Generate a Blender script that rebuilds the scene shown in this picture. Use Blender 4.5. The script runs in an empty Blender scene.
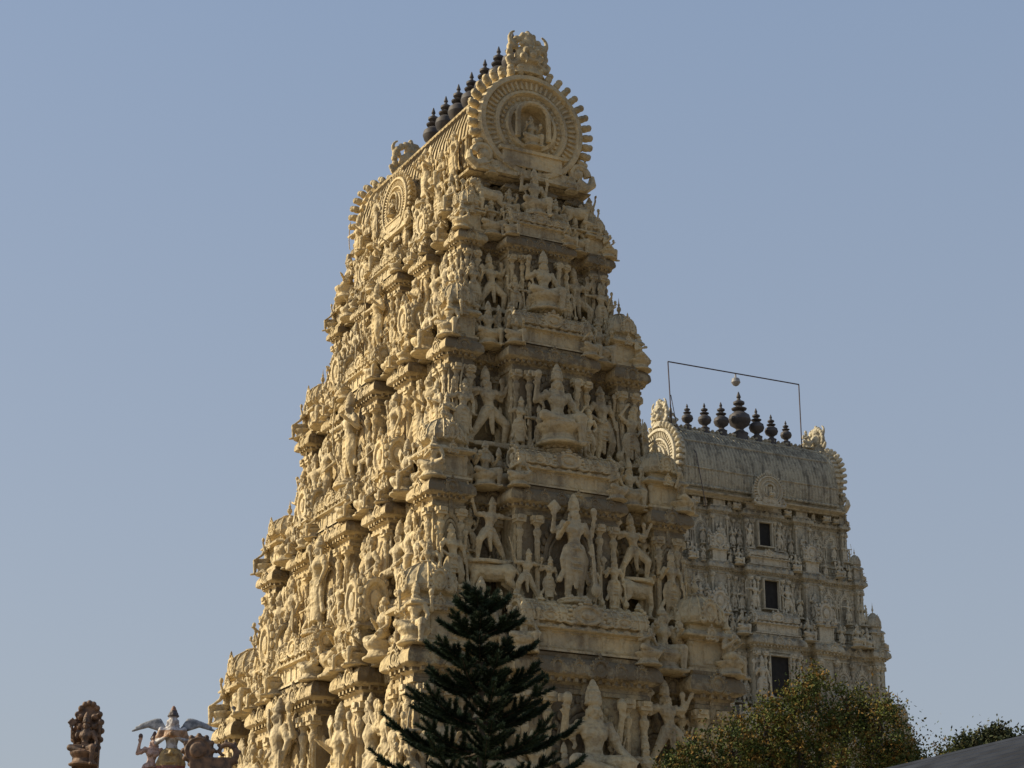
import bpy, math, random
from mathutils import Matrix, Vector
R = random.Random(11)
pi = math.pi
scene = bpy.context.scene
COL = scene.collection

# ------------------------------------------------------------------ mesh builder
class MB:
    def __init__(s):
        s.v = []; s.f = []
    def add(s, vf, M=None):
        vs, fs = vf
        o = len(s.v)
        if M is not None:
            vs = [tuple(M @ Vector(p)) for p in vs]
        s.v.extend(vs)
        s.f.extend([tuple(i + o for i in f) for f in fs])
    def data(s):
        return (s.v, s.f)
    def mesh(s, name, mat=None, ang=38):
        me = bpy.data.meshes.new(name)
        me.from_pydata([tuple(p) for p in s.v], [], s.f)
        me.update()
        if mat: me.materials.append(mat)
        if ang:
            me.polygons.foreach_set('use_smooth', [True] * len(me.polygons))
            me.set_sharp_from_angle(angle=math.radians(ang))
        return me

def T(x, y, z): return Matrix.Translation((x, y, z))
def RZ(a): return Matrix.Rotation(a, 4, 'Z')
def RX(a): return Matrix.Rotation(a, 4, 'X')
def RY(a): return Matrix.Rotation(a, 4, 'Y')
def SC(x, y=None, z=None):
    if y is None: y = z = x
    return Matrix.Diagonal((x, y, z, 1))

def box(cx, cy, cz, sx, sy, sz):
    v = [(cx + a * sx / 2, cy + b * sy / 2, cz + c * sz / 2) for c in (-1, 1) for b in (-1, 1) for a in (-1, 1)]
    f = [(0, 2, 3, 1), (4, 5, 7, 6), (0, 1, 5, 4), (2, 6, 7, 3), (0, 4, 6, 2), (1, 3, 7, 5)]
    return v, f

def lathe(prof, n=12, ph=0.0, sx=1, sy=1):
    v = []; f = []
    for r, z in prof:
        for i in range(n):
            a = ph + 2 * pi * i / n
            v.append((r * math.cos(a) * sx, r * math.sin(a) * sy, z))
    m = len(prof)
    for j in range(m - 1):
        for i in range(n):
            k = (i + 1) % n
            f.append((j * n + i, j * n + k, (j + 1) * n + k, (j + 1) * n + i))
    f.append(tuple(range(n - 1, -1, -1)))
    f.append(tuple((m - 1) * n + i for i in range(n)))
    return v, f

def sqlathe(prof):
    q = math.sqrt(2)
    return lathe([(r * q, z) for r, z in prof], 4, pi / 4)

def sphere(c, r, n=10, m=6):
    if not isinstance(r, (tuple, list)): r = (r, r, r)
    v = [(c[0], c[1], c[2] - r[2])]; f = []
    for j in range(1, m):
        t = -pi / 2 + pi * j / m
        for i in range(n):
            a = 2 * pi * i / n
            v.append((c[0] + r[0] * math.cos(t) * math.cos(a), c[1] + r[1] * math.cos(t) * math.sin(a), c[2] + r[2] * math.sin(t)))
    v.append((c[0], c[1], c[2] + r[2]))
    for i in range(n):
        k = (i + 1) % n
        f.append((0, 1 + k, 1 + i))
        for j in range(m - 2):
            f.append((1 + j * n + i, 1 + j * n + k, 1 + (j + 1) * n + k, 1 + (j + 1) * n + i))
        f.append((1 + (m - 2) * n + i, 1 + (m - 2) * n + k, len(v) - 1))
    return v, f

def tube(pts, rad, n=8, closed_caps=True):
    pts = [Vector(p) for p in pts]
    if not isinstance(rad, (list, tuple)): rad = [rad] * len(pts)
    v = []; f = []
    up = Vector((0.13, 0.21, 0.97))
    prev = None
    for i, p in enumerate(pts):
        d = (pts[min(i + 1, len(pts) - 1)] - pts[max(i - 1, 0)])
        if d.length < 1e-9: d = Vector((0, 0, 1))
        d.normalize()
        if prev is None:
            x = d.cross(up)
            if x.length < .05: x = d.cross(Vector((1, 0, 0)))
        else:
            x = prev - d * prev.dot(d)
        x.normalize(); prev = x
        y = d.cross(x)
        for k in range(n):
            a = 2 * pi * k / n
            v.append(tuple(p + x * (rad[i] * math.cos(a)) + y * (rad[i] * math.sin(a))))
    m = len(pts)
    for j in range(m - 1):
        for i in range(n):
            k = (i + 1) % n
            f.append((j * n + i, j * n + k, (j + 1) * n + k, (j + 1) * n + i))
    f.append(tuple(range(n - 1, -1, -1)))
    f.append(tuple((m - 1) * n + i for i in range(n)))
    return v, f

def cap(mb, p, q, r1, r2):
    mb.add(tube([p, q], [r1, r2], 10))
    mb.add(sphere(p, r1, 10, 6)); mb.add(sphere(q, r2, 10, 6))

def chain(mb, pts, rs):
    for i in range(len(pts) - 1):
        cap(mb, pts[i], pts[i + 1], rs[i], rs[i + 1])

def extr(poly, y0, y1):
    n = len(poly)
    v = [(x, y0, z) for x, z in poly] + [(x, y1, z) for x, z in poly]
    f = [(i, (i + 1) % n, n + (i + 1) % n, n + i) for i in range(n)]
    f.append(tuple(range(n - 1, -1, -1))); f.append(tuple(range(n, 2 * n)))
    return v, f

def sweep(poly, prof, captop=True):
    n = len(poly); nrm = []
    for i in range(n):
        x0, y0 = poly[i]; x1, y1 = poly[(i + 1) % n]
        l = math.hypot(x1 - x0, y1 - y0)
        nrm.append(((y1 - y0) / l, -(x1 - x0) / l))
    v = []; f = []
    for off, z in prof:
        for i in range(n):
            a = nrm[i - 1]; b = nrm[i]
            if abs(a[0] - b[0]) + abs(a[1] - b[1]) < 1e-4: d = a
            else: d = (a[0] + b[0], a[1] + b[1])
            v.append((poly[i][0] + d[0] * off, poly[i][1] + d[1] * off, z))
    for j in range(len(prof) - 1):
        for i in range(n):
            k = (i + 1) % n
            f.append((j * n + i, j * n + k, (j + 1) * n + k, (j + 1) * n + i))
    if captop: f.append(tuple((len(prof) - 1) * n + i for i in range(n)))
    return v, f

def rect(a, b): return [(-a, -b), (a, -b), (a, b), (-a, b)]

# ------------------------------------------------------------------ materials
def newmat(name):
    m = bpy.data.materials.new(name); m.use_nodes = True
    nt = m.node_tree
    b = nt.nodes['Principled BSDF']
    return m, nt, b

def N(nt, t, **kw):
    n = nt.nodes.new(t)
    for k, v in kw.items():
        setattr(n, k, v)
    return n

def ramp(nt, src, p0, p1, c0=(0, 0, 0, 1), c1=(1, 1, 1, 1)):
    r = nt.nodes.new('ShaderNodeValToRGB')
    r.color_ramp.elements[0].position = p0; r.color_ramp.elements[0].color = c0
    r.color_ramp.elements[1].position = p1; r.color_ramp.elements[1].color = c1
    nt.links.new(src, r.inputs[0])
    return r.outputs[0]

def mathn(nt, op, a, b):
    n = nt.nodes.new('ShaderNodeMath'); n.operation = op
    for i, x in enumerate((a, b)):
        if isinstance(x, (int, float)): n.inputs[i].default_value = x
        else: nt.links.new(x, n.inputs[i])
    return n.outputs[0]

def mixc(nt, fac, a, b):
    n = nt.nodes.new('ShaderNodeMix'); n.data_type = 'RGBA'
    if isinstance(fac, (int, float)): n.inputs[0].default_value = fac
    else: nt.links.new(fac, n.inputs[0])
    for i, x in ((6, a), (7, b)):
        if isinstance(x, tuple): n.inputs[i].default_value = x
        else: nt.links.new(x, n.inputs[i])
    return n.outputs[2]

def stucco(name, c1, c2, dirt, amt=1.0, bump=.5, shade_wear_dir=None, ts=1.0, shade_wear_amt=.3):
    m, nt, b = newmat(name)
    geo = nt.nodes.new('ShaderNodeNewGeometry')
    pos = geo.outputs['Position']
    def noise(scale, det=3, vec=pos, rough=.6):
        n = N(nt, 'ShaderNodeTexNoise'); n.inputs['Scale'].default_value = scale
        n.inputs['Detail'].default_value = det; n.inputs['Roughness'].default_value = rough
        nt.links.new(vec, n.inputs['Vector']); return n.outputs[0]
    nbig = noise(.8 * ts, 3)
    base = mixc(nt, ramp(nt, nbig, .38, .62), c1, c2)
    oi = nt.nodes.new('ShaderNodeObjectInfo')
    base = mixc(nt, mathn(nt, 'MULTIPLY', oi.outputs['Random'], .38), base, tuple(x * .66 for x in c2[:3]) + (1,))
    mp = nt.nodes.new('ShaderNodeMapping'); mp.inputs['Scale'].default_value = (1.9 * ts, 1.9 * ts, .22 * ts)
    nt.links.new(pos, mp.inputs['Vector'])
    streak = ramp(nt, noise(1.6, 5, mp.outputs[0], .65), .48, .68)
    nsp = noise(5.5 * ts, 5, pos, .7)
    spots = ramp(nt, nsp, .50, .66)
    sep = nt.nodes.new('ShaderNodeSeparateXYZ'); nt.links.new(geo.outputs['Normal'], sep.inputs[0])
    up = ramp(nt, sep.outputs['Z'], .25, .85)
    upm = mathn(nt, 'MULTIPLY', up, ramp(nt, nsp, .25, .52))
    d = mathn(nt, 'ADD', mathn(nt, 'MULTIPLY', streak, .50 * amt), mathn(nt, 'MULTIPLY', spots, .36 * amt))
    d = mathn(nt, 'ADD', d, mathn(nt, 'MULTIPLY', upm, .6 * amt))
    if shade_wear_dir is not None:  # weathering by face direction, strengthened to paint the shade into the base colour
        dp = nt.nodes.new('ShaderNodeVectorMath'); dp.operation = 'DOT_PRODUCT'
        nt.links.new(geo.outputs['Normal'], dp.inputs[0]); dp.inputs[1].default_value = shade_wear_dir
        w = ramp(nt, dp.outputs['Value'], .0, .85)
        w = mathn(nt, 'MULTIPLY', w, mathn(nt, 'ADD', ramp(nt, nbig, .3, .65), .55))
        d = mathn(nt, 'ADD', d, mathn(nt, 'MULTIPLY', w, shade_wear_amt))
    d = mathn(nt, 'MINIMUM', d, .9)
    col = mixc(nt, d, base, dirt)
    nt.links.new(col, b.inputs['Base Color'])
    b.inputs['Roughness'].default_value = .9
    b.inputs['Specular IOR Level'].default_value = .15
    vor = N(nt, 'ShaderNodeTexVoronoi'); vor.inputs['Scale'].default_value = 8.5 * ts
    nt.links.new(pos, vor.inputs['Vector'])
    hsum = mathn(nt, 'ADD', mathn(nt, 'MULTIPLY', noise(15 * ts, 3), .8), mathn(nt, 'MULTIPLY', vor.outputs['Distance'], .7))
    bp = nt.nodes.new('ShaderNodeBump'); bp.inputs['Strength'].default_value = bump; bp.inputs['Distance'].default_value = .08
    nt.links.new(hsum, bp.inputs['Height']); nt.links.new(bp.outputs[0], b.inputs['Normal'])
    return m

def simple(name, c, c2=None, rough=.7, metal=0, scale=6, bump=.2, bd=.02, spec=.4):
    m, nt, b = newmat(name)
    geo = nt.nodes.new('ShaderNodeNewGeometry')
    n = N(nt, 'ShaderNodeTexNoise'); n.inputs['Scale'].default_value = scale; n.inputs['Detail'].default_value = 4
    nt.links.new(geo.outputs['Position'], n.inputs['Vector'])
    c = c + (1,); c2 = (c2 + (1,)) if c2 else tuple(x * .55 for x in c[:3]) + (1,)
    nt.links.new(mixc(nt, ramp(nt, n.outputs[0], .35, .65), c, c2), b.inputs['Base Color'])
    b.inputs['Roughness'].default_value = rough; b.inputs['Metallic'].default_value = metal
    b.inputs['Specular IOR Level'].default_value = spec
    bp = nt.nodes.new('ShaderNodeBump'); bp.inputs['Strength'].default_value = bump; bp.inputs['Distance'].default_value = bd
    nt.links.new(n.outputs[0], bp.inputs['Height']); nt.links.new(bp.outputs[0], b.inputs['Normal'])
    return m

ALPHA = math.radians(27.6)
U = (-math.sin(ALPHA), math.cos(ALPHA)); V = (math.cos(ALPHA), math.sin(ALPHA))
SHADE_DIR = (-U[0], -U[1], 0)  # facing of the shaded tower sides, where wear and painted shade darken the colour
MS1 = stucco('cream_stucco', (.74, .585, .325, 1), (.77, .65, .42, 1), (.17, .132, .085, 1), .60, .6, SHADE_DIR, 1.0, .44)
MS1W = stucco('cream_stucco_masonry', (.66, .52, .285, 1), (.72, .59, .365, 1), (.115, .09, .06, 1), .85, .65, SHADE_DIR, 1.0, .66)
MS2 = stucco('weathered_stucco', (.62, .555, .40, 1), (.67, .605, .455, 1), (.17, .145, .11, 1), .85, .5, SHADE_DIR, 1.0, .22)
MS2W = stucco('weathered_stucco_masonry', (.56, .50, .36, 1), (.62, .56, .42, 1), (.14, .125, .095, 1), 1.0, .55, SHADE_DIR, 1.0, .34)
MBRONZE = simple('dark_bronze', (.085, .075, .072), (.045, .042, .044), .65, .1, 4)
MDARK = simple('dark_opening', (.012, .011, .01), (.02, .018, .016), .9)
MMETAL = simple('grey_metal', (.10, .07, .07), (.06, .05, .05), .6, .4)
MGRAN = stucco('granite', (.30, .27, .23, 1), (.36, .33, .28, 1), (.12, .11, .09, 1), .8, .4)

# ------------------------------------------------------------------ statue sculpting
def remesh(mb, name, vox, mat, it=1):
    me = mb.mesh(name + '_raw', None, 0)
    ob = bpy.data.objects.new('tmp', me); COL.objects.link(ob)
    m = ob.modifiers.new('r', 'REMESH'); m.mode = 'VOXEL'; m.voxel_size = vox; m.use_smooth_shade = True
    if it:
        s = ob.modifiers.new('s', 'SMOOTH'); s.factor = .5; s.iterations = it
    dg = bpy.context.evaluated_depsgraph_get()
    me2 = bpy.data.meshes.new_from_object(ob.evaluated_get(dg), depsgraph=dg)
    me2.name = name
    me2.materials.clear(); me2.materials.append(mat)
    me2.polygons.foreach_set('use_smooth', [True] * len(me2.polygons))
    bpy.data.objects.remove(ob)
    return me2

ARM = {
 'down': ((.165, .0, .12), (.155, -.045, -.01)),
 'hip': ((.19, .03, .12), (.10, -.06, .03)),
 'abhaya': ((.155, .01, .10), (.15, -.12, .18)),
 'up': ((.20, .02, .17), (.20, -.02, .33)),
 'upout': ((.22, .0, .22), (.30, -.03, .36)),
 'out': ((.21, 0, .22), (.34, -.04, .20)),
 'chest': ((.15, .0, .11), (.03, -.12, .17)),
 'head': ((.20, 0, .30), (.10, 0, .46)),
 'knee': ((.17, -.03, .10), (.19, -.14, .02)),
}
def hand(mb, h, d, side, r=.019):
    h = Vector(h); d = Vector(d).normalized()
    mb.add(sphere(tuple(h + d * .012), (.02, .017, .022), 8, 6))
    sx = d.cross(Vector((0, 1, 0)))
    if sx.length < .1: sx = Vector((1, 0, 0))
    sx.normalize()
    for k, (o, l) in enumerate(((-.018, .034), (-.006, .042), (.006, .04), (.018, .03))):
        b = h + d * .022 + sx * o
        t = b + d * l + Vector((0, -.008, 0))
        mb.add(tube([b, (b + t) / 2 + Vector((0, -.004, 0)), t], [.008, .0075, .006], 6))
    b = h + sx * (.018 * side)
    mb.add(tube([b, b + sx * (.02 * side) + d * .022], [.009, .007], 6))

def torso(mb, P, sway=0, lean=0, crown='kirita', arms=(('abhaya', 0), ('down', 0)), back=True, female=False, obj=('ball', 'ball'), headturn=0):
    px, py, pz = P
    def q(x, y, z):
        k = z / .3
        return (px + x + sway * k, py + y + lean * k, pz + z)
    mb.add(sphere(q(0, 0, 0), (.088, .062, .06)))
    chain(mb, [q(0, 0, .02), q(0, 0, .09), q(0, -.005, .17), q(0, 0, .225)], [.070, .055, .074, .062])
    mb.add(sphere(q(0, -.012, .18), (.098, .066, .06)))
    mb.add(sphere(q(0, -.03, .075), (.045, .035, .045)))
    if female:
        for s in (-1, 1): mb.add(sphere(q(.042 * s, -.055, .165), .036))
    cap(mb, q(-.095, 0, .225), q(.095, 0, .225), .036, .036)
    cap(mb, q(0, 0, .24), q(0, -.004, .29), .03, .028)
    H = Vector(q(0, -.01, .325))
    def hq(x, y, z):
        c, s_ = math.cos(headturn), math.sin(headturn)
        return (H.x + x * c - y * s_, H.y + x * s_ + y * c, H.z + z)
    mb.add(sphere(tuple(H), (.047, .05, .056), 12, 8))
    mb.add(sphere(hq(0, -.022, -.03), (.03, .028, .026)))
    mb.add(sphere(hq(0, -.054, -.004), (.010, .014, .018), 6, 5))
    for s in (-1, 1):
        mb.add(sphere(hq(.02 * s, -.044, .010), (.011, .008, .006), 6, 5))
        mb.add(sphere(hq(.052 * s, 0, -.012), (.013, .013, .03), 8, 5))
        mb.add(sphere(hq(.056 * s, 0, -.045), (.017, .013, .016), 8, 5))
        mb.add(sphere(q(.115 * s, -.005, .245), .026, 8, 6))
    mb.add(sphere(hq(0, -.048, -.026), (.016, .008, .006), 6, 4))
    for rr, zz, yy, t in ((.06, .235, -.01, .012), (.075, .20, -.022, .011)):
        pts = [q(rr * math.cos(a), yy - (.045 if math.sin(a) < 0 else .02) * abs(math.sin(a)), zz + .035 * math.sin(a)) for a in [2 * pi * i / 14 for i in range(15)]]
        mb.add(tube(pts, t, 6))
    for zz, rr in ((.035, .082), (-.005, .095)):
        pts = [q(rr * math.cos(a), rr * .72 * math.sin(a), zz) for a in [2 * pi * i / 16 for i in range(17)]]
        mb.add(tube(pts, .013, 6))
    mb.add(sphere(q(0, -.07, .01), .022, 8, 6))
    cz = .365
    if crown == 'kirita':
        pr = [(.052, 0), (.060, .012), (.052, .024), (.055, .05), (.048, .062), (.050, .085), (.038, .10), (.038, .118), (.024, .132), (.022, .145), (.006, .168)]
    elif crown == 'karanda':
        pr = [(.054, 0), (.062, .014), (.048, .028), (.05, .04), (.036, .055), (.038, .068), (.024, .082), (.025, .094), (.006, .12)]
    else:
        pr = [(.05, 0), (.056, .02), (.05, .04), (.03, .055), (.034, .07), (.02, .085), (.004, .09)]
    v, f = lathe(pr, 12)
    mb.add((v, f), T(*q(0, 0, cz)))
    for s in (-1, 0, 1):
        mb.add(sphere(q(.03 * s, -.05 + abs(s) * .012, cz + .02), (.014, .012, .022), 6, 5))
    for (pose, flag), s in zip(arms, (-1, 1)):
        e, h = ARM[pose]
        S = q(.112 * s, 0, .222); E = q(e[0] * s, e[1], e[2]); Hh = q(h[0] * s, h[1], h[2])
        chain(mb, [S, tuple((Vector(S) + Vector(E)) / 2), E], [.036, .033, .026])
        chain(mb, [E, Hh], [.027, .018])
        mb.add(sphere(tuple((Vector(S) * .5 + Vector(E) * .5)), .040, 8, 5))
        mb.add(sphere(Hh, .024, 8, 5))
        hand(mb, Hh, Vector(Hh) - Vector(E), -s)
        if flag:
            Hv = Vector(Hh)
            if flag == 'club':
                chain(mb, [tuple(Hv + Vector((0, -.02, .06))), (Hv.x + .03 * s, Hv.y - .03, max(.05, Hv.z - .38))], [.014, .022])
                mb.add(sphere((Hv.x + .03 * s, Hv.y - .03, max(.07, Hv.z - .36)), (.048, .048, .065)))
            elif flag == 'sword':
                chain(mb, [tuple(Hv), tuple(Hv + Vector((.10 * s, -.03, .26)))], [.016, .010])
            elif flag == 'lotus':
                mb.add(sphere(tuple(Hv + Vector((0, -.01, .065))), (.032, .032, .04)))
            elif flag == 'bow':
                pts = [tuple(Hv + Vector((.08 * s * math.cos(t) - .05 * s, 0, .3 * math.sin(t)))) for t in [-1.3 + .26 * i for i in range(11)]]
                mb.add(tube(pts, .012, 6))
    if back:
        for s, o in zip((-1, 1), obj):
            S = q(.10 * s, .02, .215); E = q(.20 * s, .03, .16); Hh = q(.205 * s, -.01, .30)
            chain(mb, [S, E, Hh], [.032, .025, .018])
            hand(mb, Hh, (0, 0, 1), -s)
            c = Vector(Hh) + Vector((0, 0, .075))
            if o == 'ball': mb.add(sphere(tuple(c), (.035, .03, .045)))
            elif o == 'disc':
                mb.add(lathe([(.05, -.014), (.058, 0), (.05, .014)], 14), T(*c) @ RX(pi / 2))
                for k in range(3): mb.add(sphere((c.x + .055 * math.cos(k * pi / 2), c.y, c.z + .055 * math.sin(k * pi / 2)), .017, 6, 5))
            elif o == 'axe':
                chain(mb, [tuple(Vector(Hh)), tuple(c + Vector((0, 0, .04)))], [.012, .012])
                mb.add(box(c.x + .025 * s, c.y, c.z + .02, .05, .025, .05))

def legs_stand(mb, P, sway=0, female=False, bend=0):
    px, py, pz = P
    for s in (-1, 1):
        b = bend if s > 0 else 0
        hip = (px + .048 * s, py, pz - .01); kn = (px + .058 * s + b * .8, py - .012 - b, pz * .53)
        an = (px * .3 + .062 * s + b * .6, py + .01, .05)
        chain(mb, [hip, tuple((Vector(hip) + Vector(kn)) / 2), kn], [.066, .060, .045])
        chain(mb, [kn, tuple(Vector(kn) * .55 + Vector(an) * .45), an], [.043, .040, .027])
        cap(mb, (an[0], an[1] - .0, .022), (an[0] + .012 * s, an[1] - .085, .018), .026, .022)
        mb.add(sphere((an[0], an[1], .06), (.036, .036, .018), 8, 5))
    cap(mb, (px, py - .03, pz - .03), (px * .5, py - .035, pz * .25), .032, .02)
    for s in (-1, 1):
        chain(mb, [(px + .085 * s, py, pz), (px + .125 * s, py - .01, pz - .10), (px + .11 * s, py, pz - .20), (px + .15 * s, py, pz - .29)], [.028, .026, .02, .028])
    for k in range(3):
        z = pz - .07 - k * .055
        pts = [(px + (.10 - k * .008) * math.cos(a), py + (.068) * math.sin(a), z - .02 * abs(math.sin(a))) for a in [2 * pi * i / 16 for i in range(17)]]
        mb.add(tube(pts, .010, 6))
    if female:
        mb.add(lathe([(.09, pz - .02), (.10, pz - .1), (.088, .22), (.10, .10)], 12, 0, 1, .72), T(px * .6, py, 0))

def base_lotus(mb, r=.16, h=.05):
    mb.add(lathe([(r, -h), (r * 1.05, -h * .6), (r * .85, -h * .45), (r, -.005), (r * .95, .008)], 16))

VOX = .0085
FIG_ST = []; FIG_DY = []; FIG_SE = []
def mkfig(kind, name, **k):
    mb = MB()
    if kind == 'stand':
        P = (k.get('px', 0), 0, .47)
        legs_stand(mb, P, female=k.get('female', False), bend=k.get('bend', 0))
        torso(mb, P, **k['t']); base_lotus(mb)
    elif kind == 'dance':
        P = (0, 0, .42); s = k.get('s', 1)
        chain(mb, [(-.05 * s, 0, .41), (-.16 * s, -.06, .27), (-.12 * s, .01, .05)], [.066, .046, .028])
        cap(mb, (-.12 * s, 0, .02), (-.16 * s, -.07, .018), .026, .022)
        chain(mb, [(.05 * s, 0, .41), (.20 * s, -.08, .38), (.15 * s, -.08, .20)], [.066, .046, .028])
        cap(mb, (.15 * s, -.08, .19), (.18 * s, -.15, .15), .026, .02)
        chain(mb, [(.05, -.04, .36), (.10, -.03, .22), (.18, 0, .14)], [.035, .03, .03])
        chain(mb, [(-.05, .02, .4), (-.22, .03, .30), (-.30, .02, .20)], [.03, .025, .03])
        torso(mb, P, **k['t']); base_lotus(mb)
        mb.add(sphere((.1 * s, .0, .05), (.11, .08, .06)))
    elif kind == 'lunge':
        P = (0, 0, .40); s = k.get('s', 1)
        chain(mb, [(-.05 * s, 0, .39), (-.17 * s, -.08, .25), (-.17 * s, -.03, .04)], [.066, .048, .028])
        cap(mb, (-.17 * s, -.03, .02), (-.20 * s, -.10, .018), .026, .022)
        chain(mb, [(.05 * s, 0, .39), (.15 * s, -.01, .22), (.25 * s, .01, .04)], [.066, .046, .028])
        cap(mb, (.25 * s, 0, .02), (.30 * s, -.06, .018), .026, .022)
        chain(mb, [(0, -.05, .36), (0, -.05, .24), (.02, -.04, .14)], [.035, .03, .02])
        torso(mb, P, **k['t'])
        mb.add(lathe([(.2, -.05), (.2, 0)], 14, 0, 1.5, .8))
    elif kind == 'seat':
        P = (0, .02, .16)
        chain(mb, [(-.06, 0, .15), (-.19, -.10, .15), (-.02, -.17, .10)], [.066, .05, .03])
        cap(mb, (-.02, -.17, .10), (.05, -.18, .10), .027, .02)
        if k.get('pend', True):
            chain(mb, [(.06, 0, .15), (.15, -.16, .15), (.14, -.17, -.06)], [.066, .05, .028])
            cap(mb, (.14, -.17, -.09), (.15, -.24, -.10), .026, .02)
        else:
            chain(mb, [(.06, 0, .15), (.19, -.10, .15), (.04, -.17, .06)], [.066, .05, .03])
        mb.add(lathe([(.21, -.10), (.22, -.08), (.17, -.05), (.15, 0), (.2, .06), (.21, .09), (.17, .10)], 18))
        torso(mb, P, **k['t'])
        mb.v = [(x * 1.25, y * 1.25, (z + .10) * 1.25) for x, y, z in mb.v]
    if k.get('halo'):
        c = k['halo']
        pts = [(.17 * math.cos(a), .04, c + .15 * math.sin(a)) for a in [-.5 + 4.14 * i / 20 for i in range(21)]]
        mb.add(tube(pts, .017, 6))
        for p in pts[::2]: mb.add(sphere((p[0] * 1.12, .04, c + (p[2] - c) * 1.12), .018, 6, 5))
    return remesh(mb, name, VOX, MS1)

FIG_ST.append(mkfig('stand', 'vishnu_statue', t=dict(crown='kirita', arms=(('abhaya', 0), ('down', 'club')), obj=('disc', 'ball'))))
FIG_ST.append(mkfig('stand', 'guardian_statue', px=.02, bend=.05, t=dict(sway=-.03, crown='karanda', arms=(('hip', 0), ('down', 'club')), obj=('axe', 'ball'))))
FIG_ST.append(mkfig('stand', 'goddess_statue', px=-.025, female=True, t=dict(sway=.03, crown='karanda', back=False, female=True, arms=(('up', 'lotus'), ('down', 0)))))
FIG_ST.append(mkfig('stand', 'praying_statue', t=dict(crown='karanda', back=False, arms=(('chest', 0), ('chest', 0)))))
FIG_ST.append(mkfig('stand', 'bow_statue', px=.02, bend=.03, t=dict(sway=-.02, crown='kirita', back=False, arms=(('out', 'bow'), ('abhaya', 0)), headturn=.4)))
FIG_ST.append(mkfig('stand', 'attendant_statue', px=-.02, bend=.04, t=dict(sway=.03, crown='bun', back=False, arms=(('head', 0), ('hip', 0)), headturn=-.3)))
FIG_ST.append(mkfig('stand', 'flute_statue', px=.02, bend=.05, female=True, t=dict(sway=-.03, crown='karanda', female=True, arms=(('abhaya', 'lotus'), ('abhaya', 'lotus')), obj=('ball', 'disc'))))
FIG_DY.append(mkfig('dance', 'dancing_statue', s=1, t=dict(sway=-.03, crown='karanda', arms=(('out', 0), ('upout', 'sword')), obj=('ball', 'axe'))))
FIG_DY.append(mkfig('lunge', 'warrior_statue', s=1, t=dict(sway=.05, crown='karanda', back=False, arms=(('upout', 'sword'), ('out', 0)), headturn=.4)))
FIG_DY.append(mkfig('lunge', 'archer_statue', s=-1, t=dict(sway=-.05, crown='kirita', arms=(('out', 'bow'), ('upout', 0)), obj=('disc', 'ball'), headturn=-.4)))
FIG_DY.append(mkfig('dance', 'dancing_guardian_statue', s=-1, t=dict(sway=.03, crown='kirita', arms=(('upout', 0), ('hip', 0)), obj=('axe', 'disc'))))
FIG_SE.append(mkfig('seat', 'seated_deity_statue', t=dict(crown='kirita', arms=(('abhaya', 0), ('knee', 0)), obj=('disc', 'ball'))))
FIG_SE.append(mkfig('seat', 'seated_goddess_statue', t=dict(crown='karanda', female=True, arms=(('abhaya', 'lotus'), ('abhaya', 'lotus')), back=False)))
FIG_SE.append(mkfig('seat', 'seated_sage_statue', pend=False, t=dict(crown='bun', back=False, arms=(('chest', 0), ('knee', 0)))))
FIG_SE.append(mkfig('seat', 'enthroned_deity_statue', halo=.52, t=dict(crown='kirita', arms=(('up', 'lotus'), ('knee', 0)), obj=('axe', 'ball'))))

def quad(kind):
    mb = MB()
    chain(mb, [(.24, 0, .36), (.08, 0, .34), (-.10, 0, .36), (-.20, 0, .40)], [.11, .115, .125, .10])
    for x, fr in ((-.18, 1), (.25, 0)):
        for y in (-.065, .065):
            dx = -.05 if (y < 0 and fr) else (.04 if y < 0 else 0)
            if fr: chain(mb, [(x, y, .32), (x + dx, y, .17), (x + dx * .2, y, .03)], [.06, .035, .024])
            else: chain(mb, [(x, y, .33), (x - .04 + dx, y, .23), (x + .05 + dx, y, .14), (x + .02 + dx, y, .03)], [.08, .055, .03, .024])
            mb.add(sphere((x + dx * .4 - .01, y, .02), (.036, .03, .022)))
    chain(mb, [(-.20, 0, .42), (-.30, -.01, .54)], [.09, .06])
    chain(mb, [(-.31, -.02, .57), (-.43, -.04, .52)], [.062, .036])
    for s in (-1, 1):
        mb.add(sphere((-.28, .07 * s - .01, .58), (.02, .04, .014)))
        if kind == 'bull': mb.add(tube([(-.30, .03 * s, .61), (-.29, .07 * s, .66), (-.31, .06 * s, .72)], [.018, .014, .006], 6))
    if kind == 'bull': mb.add(sphere((-.12, 0, .49), (.07, .05, .05)))
    else:
        for k in range(9):
            a = k * .7
            mb.add(sphere((-.24, .09 * math.cos(a), .50 + .10 * math.sin(a)), .035, 6, 5))
    chain(mb, [(.34, 0, .40), (.40, 0, .30), (.38, 0, .14)], [.02, .015, .025])
    mb.add(lathe([(.3, -.03), (.3, .008)], 16, 0, 1.4, .5))
    return remesh(mb, kind + '_statue', .009, MS1)
BULL = quad('bull'); LION = quad('lion')

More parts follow.
